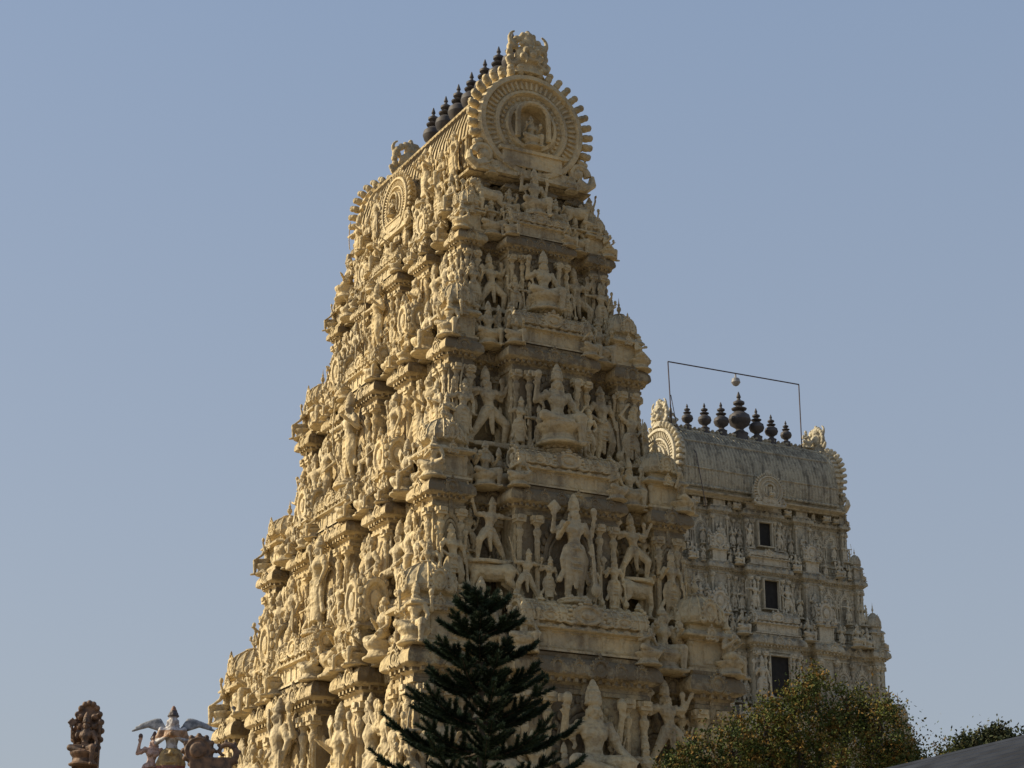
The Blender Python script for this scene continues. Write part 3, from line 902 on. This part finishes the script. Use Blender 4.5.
# ---- second tower
G2 = empty('distant_gopuram_tower', (9.57, 80, 0), ALPHA - pi / 2)
hb2 = [9.4, 13.4, 17.2, 19.9, 22.2]
base_block(G2, 3.0, 6.0, 9.4 + CAMZ, MGRAN)
for i in range(4):
    h0, h1 = hb2[i], hb2[i + 1]; H = h1 - h0
    hm = h0 + .6 * H
    bb = 4.1 + (22.3 - hm) * .20; aa = 1.12 + (22.3 - hm) * .10
    tier(G2, i, aa, bb, h0 + CAMZ, H, MS2, MS2W, rich=False, windows=True)
barrel(G2, 1.38, 3.78, 22.25 + CAMZ, 3.1, MS2, MS2W, .98, [(-2.6, .9), (-1.75, 1.05), (-.92, 1.2), (0, 1.75), (.85, 1.2), (1.6, 1.05), (2.35, .9)], 1.40, 23.7 + CAMZ, .62, .16, .74)
for s in (-1, 1):
    put(G2, FIG_SE[2], 'statue', (0, s * 3.4, 25.3 + CAMZ), pi / 2, .95, MS2)

FE = empty('lamp_frame', (9.57, 80, 0), ALPHA - pi / 2)
mb = MB()
for p in ([(.2, -3.5, 25.2 + CAMZ), (.2, -3.6, 28.05 + CAMZ)], [(.2, -3.6, 28.05 + CAMZ), (.2, 3.0, 28.1 + CAMZ)], [(.2, 3.0, 28.1 + CAMZ), (.2, 3.0, 25.2 + CAMZ)]):
    mb.add(tube(p, .028, 6))
mb.add(tube([(.2, -3.5, 26.6 + CAMZ), (.5, -3.45, 25.2 + CAMZ), (1.5, -3.2, 23.8 + CAMZ), (1.8, -3.0, 21.5 + CAMZ)], .018, 5))
put(FE, mb.mesh('frame_rods', MMETAL), 'frame_rods', (0, 0, 0))
mb = MB(); mb.add(lathe([(.03, .0), (.04, -.15), (.16, -.22), (.20, -.38), (.12, -.50), (.02, -.55)], 12), T(.2, -.25, 28.05 + CAMZ))
put(FE, mb.mesh('lamp_bulb', simple('lamp_grey', (.30, .28, .27), (.2, .2, .2), .5)), 'lamp_bulb', (0, 0, 0))

# ------------------------------------------------------------------ vegetation
def leafmat(name, c1, c2, c3, scale=1.2, p3=(.50, .66)):
    m, nt, b = newmat(name)
    geo = nt.nodes.new('ShaderNodeNewGeometry')
    n = N(nt, 'ShaderNodeTexNoise'); n.inputs['Scale'].default_value = scale; n.inputs['Detail'].default_value = 3
    nt.links.new(geo.outputs['Position'], n.inputs['Vector'])
    n2 = N(nt, 'ShaderNodeTexNoise'); n2.inputs['Scale'].default_value = scale * 5
    nt.links.new(geo.outputs['Position'], n2.inputs['Vector'])
    c = mixc(nt, ramp(nt, n.outputs[0], .42, .60), c1 + (1,), c2 + (1,))
    c = mixc(nt, ramp(nt, n2.outputs[0], *p3), c, c3 + (1,))
    nt.links.new(c, b.inputs['Base Color'])
    b.inputs['Roughness'].default_value = .75
    b.inputs['Specular IOR Level'].default_value = .15
    return m

MBARK = simple('bark', (.10, .075, .055), (.05, .04, .03), .9, 0, 14, .6)
def norfolk(name, loc, H):
    E = empty(name, loc)
    mb = MB(); mb.add(tube([(0, 0, 0), (.03, 0, H * .5), (0, 0, H)], [.16, .085, .02], 8))
    put(E, mb.mesh('trunk', MBARK), 'trunk', (0, 0, 0))
    r = random.Random(5)
    v = []; f = []; br = MB()
    def brush(path, th):
        tot = sum((path[i + 1] - path[i]).length for i in range(len(path) - 1))
        n = max(4, int(tot / .016))
        for q in range(n):
            fi = q / n * (len(path) - 1); i0 = min(int(fi), len(path) - 2)
            P = path[i0].lerp(path[i0 + 1], fi - i0); d = (path[i0 + 1] - path[i0]).normalized()
            tt = q / n
            for _ in range(12):
                w = Vector((r.gauss(0, 1), r.gauss(0, 1), r.gauss(.25, 1)))
                w = (w - d * w.dot(d)).normalized()
                nd = (w * .8 + d * .75 + Vector((0, 0, .25))).normalized()
                l = th * r.uniform(.7, 1.15) * (1 - .35 * tt)
                x = nd.cross(Vector((r.uniform(-1, 1), r.uniform(-1, 1), r.uniform(-1, 1))))
                if x.length < .05: continue
                x.normalize(); o = len(v); wd = .0085
                v.extend([tuple(P - x * wd), tuple(P + x * wd), tuple(P + nd * l)]); f.append((o, o + 1, o + 2))
    whorls = [(.14, .34, 6), (.27, .50, 7), (.62, .66, 7), (1.02, .82, 8), (1.46, 1.0, 8), (1.92, 1.24, 8), (2.40, 1.42, 8), (2.9, 1.55, 8), (3.4, 1.65, 8), (4.0, 1.75, 8), (4.7, 1.8, 7)]
    for dpt, L, nb in whorls:
        a0 = r.uniform(0, 6.28)
        for i in range(nb):
            a = a0 + 2 * pi * i / nb + r.uniform(-.18, .18)
            l = L * r.uniform(.82, 1.1)
            z = H - dpt - .12 + r.uniform(-.05, .05)
            rise = .60 if dpt < .3 else (.46 if dpt < .8 else .30)
            rise *= r.uniform(.75, 1.2)
            ns = 10; path = []
            for j in range(ns + 1):
                t = j / ns
                path.append(Vector((math.cos(a) * l * t, math.sin(a) * l * t, z + l * (rise * t ** 2.2 - .22 * t * (1 - t) * (dpt > .8)))))
            br.add(tube(path, [.024 * (1 - .7 * j / ns) for j in range(ns + 1)], 5))
            brush(path[1:], .13)
            if l > .35:
                out = Vector((math.cos(a), math.sin(a), 0)); side = Vector((-math.sin(a), math.cos(a), 0))
                for t0 in (.32, .5, .66, .8):
                    for sg in (-1, 1):
                        p0 = path[int(t0 * ns)]
                        sl = (.36 * (1 - t0) + .15) * min(1.2, l) * r.uniform(.8, 1.15)
                        sp = [p0 + (out * .75 + side * sg * .75) * (sl * q / 4) + Vector((0, 0, sl * .45 * (q / 4) ** 1.6)) for q in range(5)]
                        brush(sp, .095)
    brush([Vector((0, 0, H - .4)), Vector((0, 0, H))], .10)
    put(E, br.mesh('branches', MBARK), 'branches', (0, 0, 0))
    mb = MB(); mb.v = v; mb.f = f
    put(E, mb.mesh('needles', leafmat('pine_needles', (.014, .026, .017), (.024, .042, .022), (.036, .054, .028), 2.0), 0), 'needles', (0, 0, 0))
    return E
norfolk('norfolk_pine_tree', (-.48, 30, 0), 8.68)

def broad(name, loc, lobes, mat, nclump, leaf, seed, trunk_h, lpc=70, csz=.2):
    E = empty(name, loc); r = random.Random(seed)
    mb = MB()
    mb.add(tube([(0, 0, 0), (.05, 0, trunk_h * .5), (0, .05, trunk_h)], [.2, .15, .11], 8))
    v = []; f = []
    for (cx, cy, cz, rx, ry, rz) in lobes:
        mb.add(tube([(0, .05, trunk_h * .9), ((cx) * .5, cy * .5, (trunk_h + cz) / 2 - .1), (cx, cy, cz), (cx, cy, cz + rz * .7)], [.09, .06, .04, .01], 6))
        wn = int(nclump * (rx * ry * rz) ** (2 / 3) / .6)
        for _ in range(wn):
            th = r.uniform(0, 2 * pi); u = r.uniform(-.75, 1); q = math.sqrt(1 - u * u); rad = r.uniform(.55, 1.05)
            taper = 1 - .25 * max(0, u)
            c = Vector((cx + rx * q * math.cos(th) * rad * taper, cy + ry * q * math.sin(th) * rad * taper, cz + rz * u * rad))
            if r.random() < .2:
                mb.add(tube([(cx, cy, cz + rz * u * .4), tuple(c)], [.015, .005], 4))
            s = csz * r.uniform(.6, 1.2)
            for _ in range(lpc):
                p = c + Vector((r.gauss(0, s), r.gauss(0, s), r.gauss(0, s * 1.15)))
                d = Vector((r.uniform(-1, 1), r.uniform(-1, 1), r.uniform(-.6, 1.2))).normalized()
                x = d.cross(Vector((r.uniform(-1, 1), r.uniform(-1, 1), r.uniform(-1, 1)))).normalized()
                l = leaf * r.uniform(.6, 1.2); o = len(v)
                v.extend([tuple(p), tuple(p + d * l * .5 + x * l * .28), tuple(p + d * l), tuple(p + d * l * .5 - x * l * .28)])
                f.append((o, o + 1, o + 2, o + 3))
    put(E, mb.mesh('trunk_and_limbs', MBARK), 'trunk_and_limbs', (0, 0, 0))
    m = MB(); m.v = v; m.f = f
    put(E, m.mesh('foliage', mat, 0), 'foliage', (0, 0, 0))
    return E
ML1 = leafmat('olive_leaves', (.045, .068, .018), (.10, .115, .026), (.22, .125, .032), 1.1, (.49, .64))
lob = []
for x, top in ((-2.6, 6.85), (-2.1, 7.3), (-1.5, 7.55), (-.9, 7.8), (-.42, 8.05), (.05, 8.35), (.55, 8.15), (1.05, 7.95), (1.5, 7.5), (1.95, 7.0)):
    lob.append((x, R.uniform(-.35, .35), top - .80, .36, .42, .72))
lob += [(-1.9, .1, 5.95, .8, .7, .8), (-.8, .1, 6.2, .9, .8, .9), (.4, .1, 6.4, .95, .8, 1.1), (1.3, .1, 6.0, .7, .7, .9), (0, .3, 5.2, 2.0, 1.0, .8)]
broad('leafy_tree', (5.2, 34, 0), lob, ML1, 78, .062, 3, 4.2, 95, .12)
ML2 = leafmat('distant_leaves', (.035, .05, .022), (.055, .065, .03), (.09, .08, .04), .5)
broad('distant_tree', (21.0, 90, 0), [(-1.4, 0, 14.2, 1.0, 1.0, 1.0), (-.3, 0, 15.0, 1.0, 1.0, 1.0), (.8, 0, 15.3, 1.0, 1.0, 1.0), (1.9, 0, 14.6, 1.1, 1.0, 1.0)], ML2, 60, .2, 9, 12.5, 60, .25)
broad('distant_tree', (17.9, 90, 0), [(-.5, 0, 13.6, .9, .9, .9), (.5, 0, 13.9, .8, .9, .9)], ML2, 60, .2, 12, 12, 60, .25)

# ------------------------------------------------------------------ shed with metal roof (bottom right)
SH = empty('metal_roof_shed')
A = Vector((2.15, 20.43, 4.12)); B = Vector((6.20, 11.1, 4.12))
d = (B - A).normalized(); nrm = Vector((d.y, -d.x, 0)); nrm = -nrm if nrm.x > 0 else nrm
L = (B - A).length; sl = math.radians(24); W = 3.2
mb = MB()
def rp(t, w, h=0): return tuple(A + d * t + nrm * (w * math.cos(sl)) + Vector((0, 0, -w * math.sin(sl) + h)))
nn = 110
vs = []; fs = []
for i in range(nn + 1):
    w = W * i / nn; hh = .05 if (i % 5) in (0, 1) else 0
    vs += [rp(0, w, hh), rp(L, w, hh)]
for i in range(nn):
    fs.append((2 * i, 2 * i + 1, 2 * i + 3, 2 * i + 2))
mb.add((vs, fs)); mb.add(tube([rp(0, 0, .02), rp(L, 0, .02)], .035, 8))
MROOF = simple('roof_sheet', (.030, .036, .050), (.016, .019, .027), .7, .0, 2, .1, .01, .1)
put(SH, mb.mesh('roof_sheet', MROOF, 20), 'roof_sheet', (0, 0, 0))
mb = MB()
p1, p2 = Vector(rp(0.2, W - .3)), Vector(rp(L - .2, W - .3)); q1, q2 = A + d * .2 - nrm * 3, A + d * (L - .2) - nrm * 3
vs = [(p.x, p.y, z) for z in (0, 2.6) for p in (p1, p2, q2, q1)]
mb.add((vs, [(0, 1, 5, 4), (1, 2, 6, 5), (2, 3, 7, 6), (3, 0, 4, 7), (4, 5, 6, 7)]))
put(SH, mb.mesh('walls', simple('shed_wall', (.5, .47, .4), (.42, .4, .35), .9)), 'walls', (0, 0, 0))
mb = MB(); vs = [tuple(A + Vector((0, 0, -.02))), tuple(B + Vector((0, 0, -.02))), tuple(B - nrm * 3.4 + Vector((0, 0, -1.4))), tuple(A - nrm * 3.4 + Vector((0, 0, -1.4)))]
mb.add((vs, [(0, 1, 2, 3)])); put(SH, mb.mesh('rear_roof_sheet', MROOF, 0), 'rear_roof_sheet', (0, 0, 0))

# ------------------------------------------------------------------ painted statues on a low hall roof (bottom left)
HALL = empty('low_temple_hall')
mb = MB()
hx, hy, hz = -8.7, 36.5, 6.08
mb.add(sweep(rect(3.2, 2.0), [(.1, 0), (.1, .5), (0, .55), (0, hz - .6), (.1, hz - .55), (.35, hz - .5), (.38, hz - .4), (.2, hz - .2), (0, hz - .1), (0, hz)]), T(hx, hy, 0))
mb.add(box(-6.7, 34.75, hz - .12, 4.2, .8, .2))
put(HALL, mb.mesh('hall_masonry', MS2W), 'hall_masonry', (0, 0, 0))

def banded(name, bands, rough=.55):
    m, nt, b = newmat(name)
    tc = nt.nodes.new('ShaderNodeTexCoord'); sp = nt.nodes.new('ShaderNodeSeparateXYZ'); nt.links.new(tc.outputs['Object'], sp.inputs[0])
    r = nt.nodes.new('ShaderNodeValToRGB'); r.color_ramp.interpolation = 'CONSTANT'
    els = r.color_ramp.elements
    els[0].position = 0; els[0].color = bands[0][1] + (1,)
    els[1].position = bands[1][0]; els[1].color = bands[1][1] + (1,)
    for p, c in bands[2:]:
        e = els.new(p); e.color = c + (1,)
    nt.links.new(sp.outputs['Z'], r.inputs[0])
    n = N(nt, 'ShaderNodeTexNoise'); n.inputs['Scale'].default_value = 22; n.inputs['Detail'].default_value = 4
    nt.links.new(tc.outputs['Object'], n.inputs['Vector'])
    c = mixc(nt, mathn(nt, 'MULTIPLY', ramp(nt, n.outputs[0], .48, .60), .55), r.outputs[0], (.10, .07, .05, 1))
    nt.links.new(c, b.inputs['Base Color']); b.inputs['Roughness'].default_value = rough
    return m
MP = banded('painted_deity', [(0, (.24, .09, .07)), (.35, (.36, .25, .10)), (.52, (.46, .45, .46)), (.62, (.36, .20, .10)), (.70, (.46, .44, .44)), (.835, (.05, .04, .04)), (.90, (.20, .09, .05))])
MP2 = banded('painted_attendant', [(0, (.22, .08, .06)), (.45, (.48, .32, .26)), (.84, (.08, .04, .03))])
MBR = simple('painted_brown', (.20, .115, .065), (.06, .04, .03), .65, 0, 9, .5)

E = empty('painted_winged_deity_statue', (-5.93, 35, hz))
put(E, FIG_ST[3], 'body', (0, 0, 0), .1, 1.75, MP)
mb = MB()
for s in (-1, 1):
    for k in range(7):
        a = .1 + k * .16
        L_ = .60 - .045 * k
        chain(mb, [(.12 * s, .06, 1.22), (s * (.12 + L_ * .55 * math.cos(a * .7)), .1, 1.22 + L_ * .35 * math.sin(a) + .10), (s * (.12 + L_ * math.cos(a)), .1, 1.20 + L_ * .6 * math.sin(a * 1.2))], [.035, .042, .02])
put(E, remesh(mb, 'wings', .013, simple('wing_paint', (.34, .35, .37), (.12, .13, .15), .6, 0, 12)), 'wings', (0, 0, 0))
E = empty('painted_attendant_statue', (-6.27, 35.1, hz))
put(E, FIG_ST[2], 'body', (0, 0, 0), .5, 1.3, MP2)

E = empty('naga_hood_statue', (-7.42, 35, hz))
mb = MB()
mb.add(lathe([(.34, 0), (.34, .2), (.26, .25)], 14, 0, 1, .7))
ol = [(.25 * math.cos(t) * (1 if math.sin(t) > 0 else .95), 1.22 + .50 * math.sin(t)) for t in [2 * pi * i / 24 for i in range(24)]]
mb.add(extr(ol, .02, .10)); mb.add(box(0, .04, .6, .45, .14, 1.1))
for i in range(15):
    t = -.6 + (pi + 1.2) * i / 14
    mb.add(sphere((.25 * math.cos(t), .03, 1.22 + .50 * math.sin(t)), (.05, .06, .055)))
for k in range(4):
    for s in (-1, 1):
        mb.add(sphere((.12 * s, -.04, .95 + .17 * k), (.06, .08, .06))); cap(mb, (.12 * s, -.04, .95 + .17 * k), (.20 * s, -.09, 1.0 + .17 * k), .032, .02)
put(E, remesh(mb, 'hood', .014, MBR), 'hood', (0, 0, 0))
put(E, FIG_SE[0], 'figure', (0, -.14, .60), 0, .95, MBR)

E = empty('yali_scroll_statue', (-5.30, 34.8, hz + .02))
mb = MB()
mb.add(lathe([(.26, -.07), (.27, 0), (.22, .08), (.16, .06), (.12, .12), (.0, .14)], 18), T(-.12, -.05, .82) @ RX(pi / 2))
for i in range(12):
    t = 2 * pi * i / 12
    mb.add(sphere((-.12 + .26 * math.cos(t), -.07, .82 + .26 * math.sin(t)), .05, 8, 6))
pts = [(.34 + (.24 - .012 * i) * math.cos(.38 * i - 1.5), -.02, .80 + (.22 - .011 * i) * math.sin(.38 * i - 1.5)) for i in range(17)]
mb.add(tube(pts, [.07 - .003 * i for i in range(17)], 8))
for i in range(0, 14, 2): mb.add(sphere((pts[i][0] + .06 * math.cos(.38 * i - 1.5), -.02, pts[i][2] + .06 * math.sin(.38 * i - 1.5)), .035, 6, 5))
mb.add(box(.1, .02, .35, .7, .3, .7)); mb.add(box(.1, .02, .02, .9, .45, .16))
put(E, remesh(mb, 'scroll', .014, MBR), 'scroll', (0, 0, 0))

# pigeon on the ledge
mb = MB()
chain(mb, [(.10, 0, .10), (.0, 0, .11), (-.09, 0, .14)], [.04, .075, .055])
chain(mb, [(-.09, 0, .15), (-.13, 0, .21)], [.045, .035]); mb.add(sphere((-.14, 0, .225), (.04, .034, .034)))
mb.add(tube([(-.17, 0, .222), (-.21, 0, .215)], [.012, .003], 6))
chain(mb, [(.10, 0, .10), (.24, 0, .06)], [.035, .02])
for s in (-1, 1): cap(mb, (0, .025 * s, .06), (0, .025 * s, .0), .012, .01)
pg = put(None, remesh(mb, 'pigeon', .008, simple('pigeon_grey', (.10, .10, .12), (.05, .05, .06), .6)), 'pigeon', (0, 0, 0))
ea, eb = env1(5.0 + .62 * 4.9)
px_, py_, pz_ = (-(ea - .27 + .17), 4.45, hb[0] + CAMZ + .79 * 4.9)
c, s_ = math.cos(ALPHA), math.sin(ALPHA)
pg.location = (-1.30 + px_ * c - py_ * s_, 50.6 + px_ * s_ + py_ * c, pz_ + .02); pg.scale = (1.3,) * 3

# ------------------------------------------------------------------ ground
mb = MB(); mb.add(([(-3000, -3000, 0), (3000, -3000, 0), (3000, 3000, 0), (-3000, 3000, 0)], [(0, 1, 2, 3)]))
put(None, mb.mesh('ground', simple('sandy_ground', (.32, .25, .165), (.24, .195, .135), .95, 0, .4), 0), 'ground', (0, 0, 0))

# ------------------------------------------------------------------ light, sky, camera
elev = math.radians(32); az = Vector((-.97, .07)).normalized()
sd = Vector((az.x * math.cos(elev), az.y * math.cos(elev), math.sin(elev)))
sl_ = bpy.data.lights.new('sun', 'SUN'); sl_.energy = 5.0; sl_.angle = math.radians(.5); sl_.color = (1.0, .86, .62)
so = bpy.data.objects.new('sun', sl_); COL.objects.link(so); so.rotation_euler = sd.to_track_quat('Z', 'Y').to_euler(); so.location = (-30, 0, 40)
w = bpy.data.worlds.new('World'); scene.world = w; w.use_nodes = True
nt = w.node_tree; bg = nt.nodes['Background']
sky = nt.nodes.new('ShaderNodeTexSky'); sky.sky_type = 'NISHITA'; sky.sun_disc = False
sky.sun_elevation = elev; sky.sun_rotation = math.atan2(az.x, az.y)
sky.air_density = 1.0; sky.dust_density = 3.0; sky.ozone_density = 1.5
tc = nt.nodes.new('ShaderNodeTexCoord'); sp = nt.nodes.new('ShaderNodeSeparateXYZ'); nt.links.new(tc.outputs['Generated'], sp.inputs[0])
haze = ramp(nt, sp.outputs['Z'], .10, .52, (.56, .61, .68, 1), (.40, .525, .74, 1))
hm_ = nt.nodes.new('ShaderNodeVectorMath'); hm_.operation = 'SCALE'; nt.links.new(haze, hm_.inputs[0]); hm_.inputs['Scale'].default_value = 9.8
hz_ = mixc(nt, .6, sky.outputs[0], hm_.outputs[0])
nt.links.new(hz_, bg.inputs[0]); bg.inputs[1].default_value = .09

cd = bpy.data.cameras.new('camera'); cam = bpy.data.objects.new('camera', cd); COL.objects.link(cam)
cam.location = (0, 0, CAMZ); cam.rotation_euler = (math.radians(90 + 19.1), 0, 0)
cd.sensor_width = 36; cd.lens = 36 * 2000 / 1024; cd.clip_end = 9000; cd.clip_start = .1
scene.camera = cam
scene.view_settings.view_transform = 'Standard'; scene.view_settings.look = 'None'; scene.view_settings.exposure = 0
print('objects', len(bpy.data.objects))
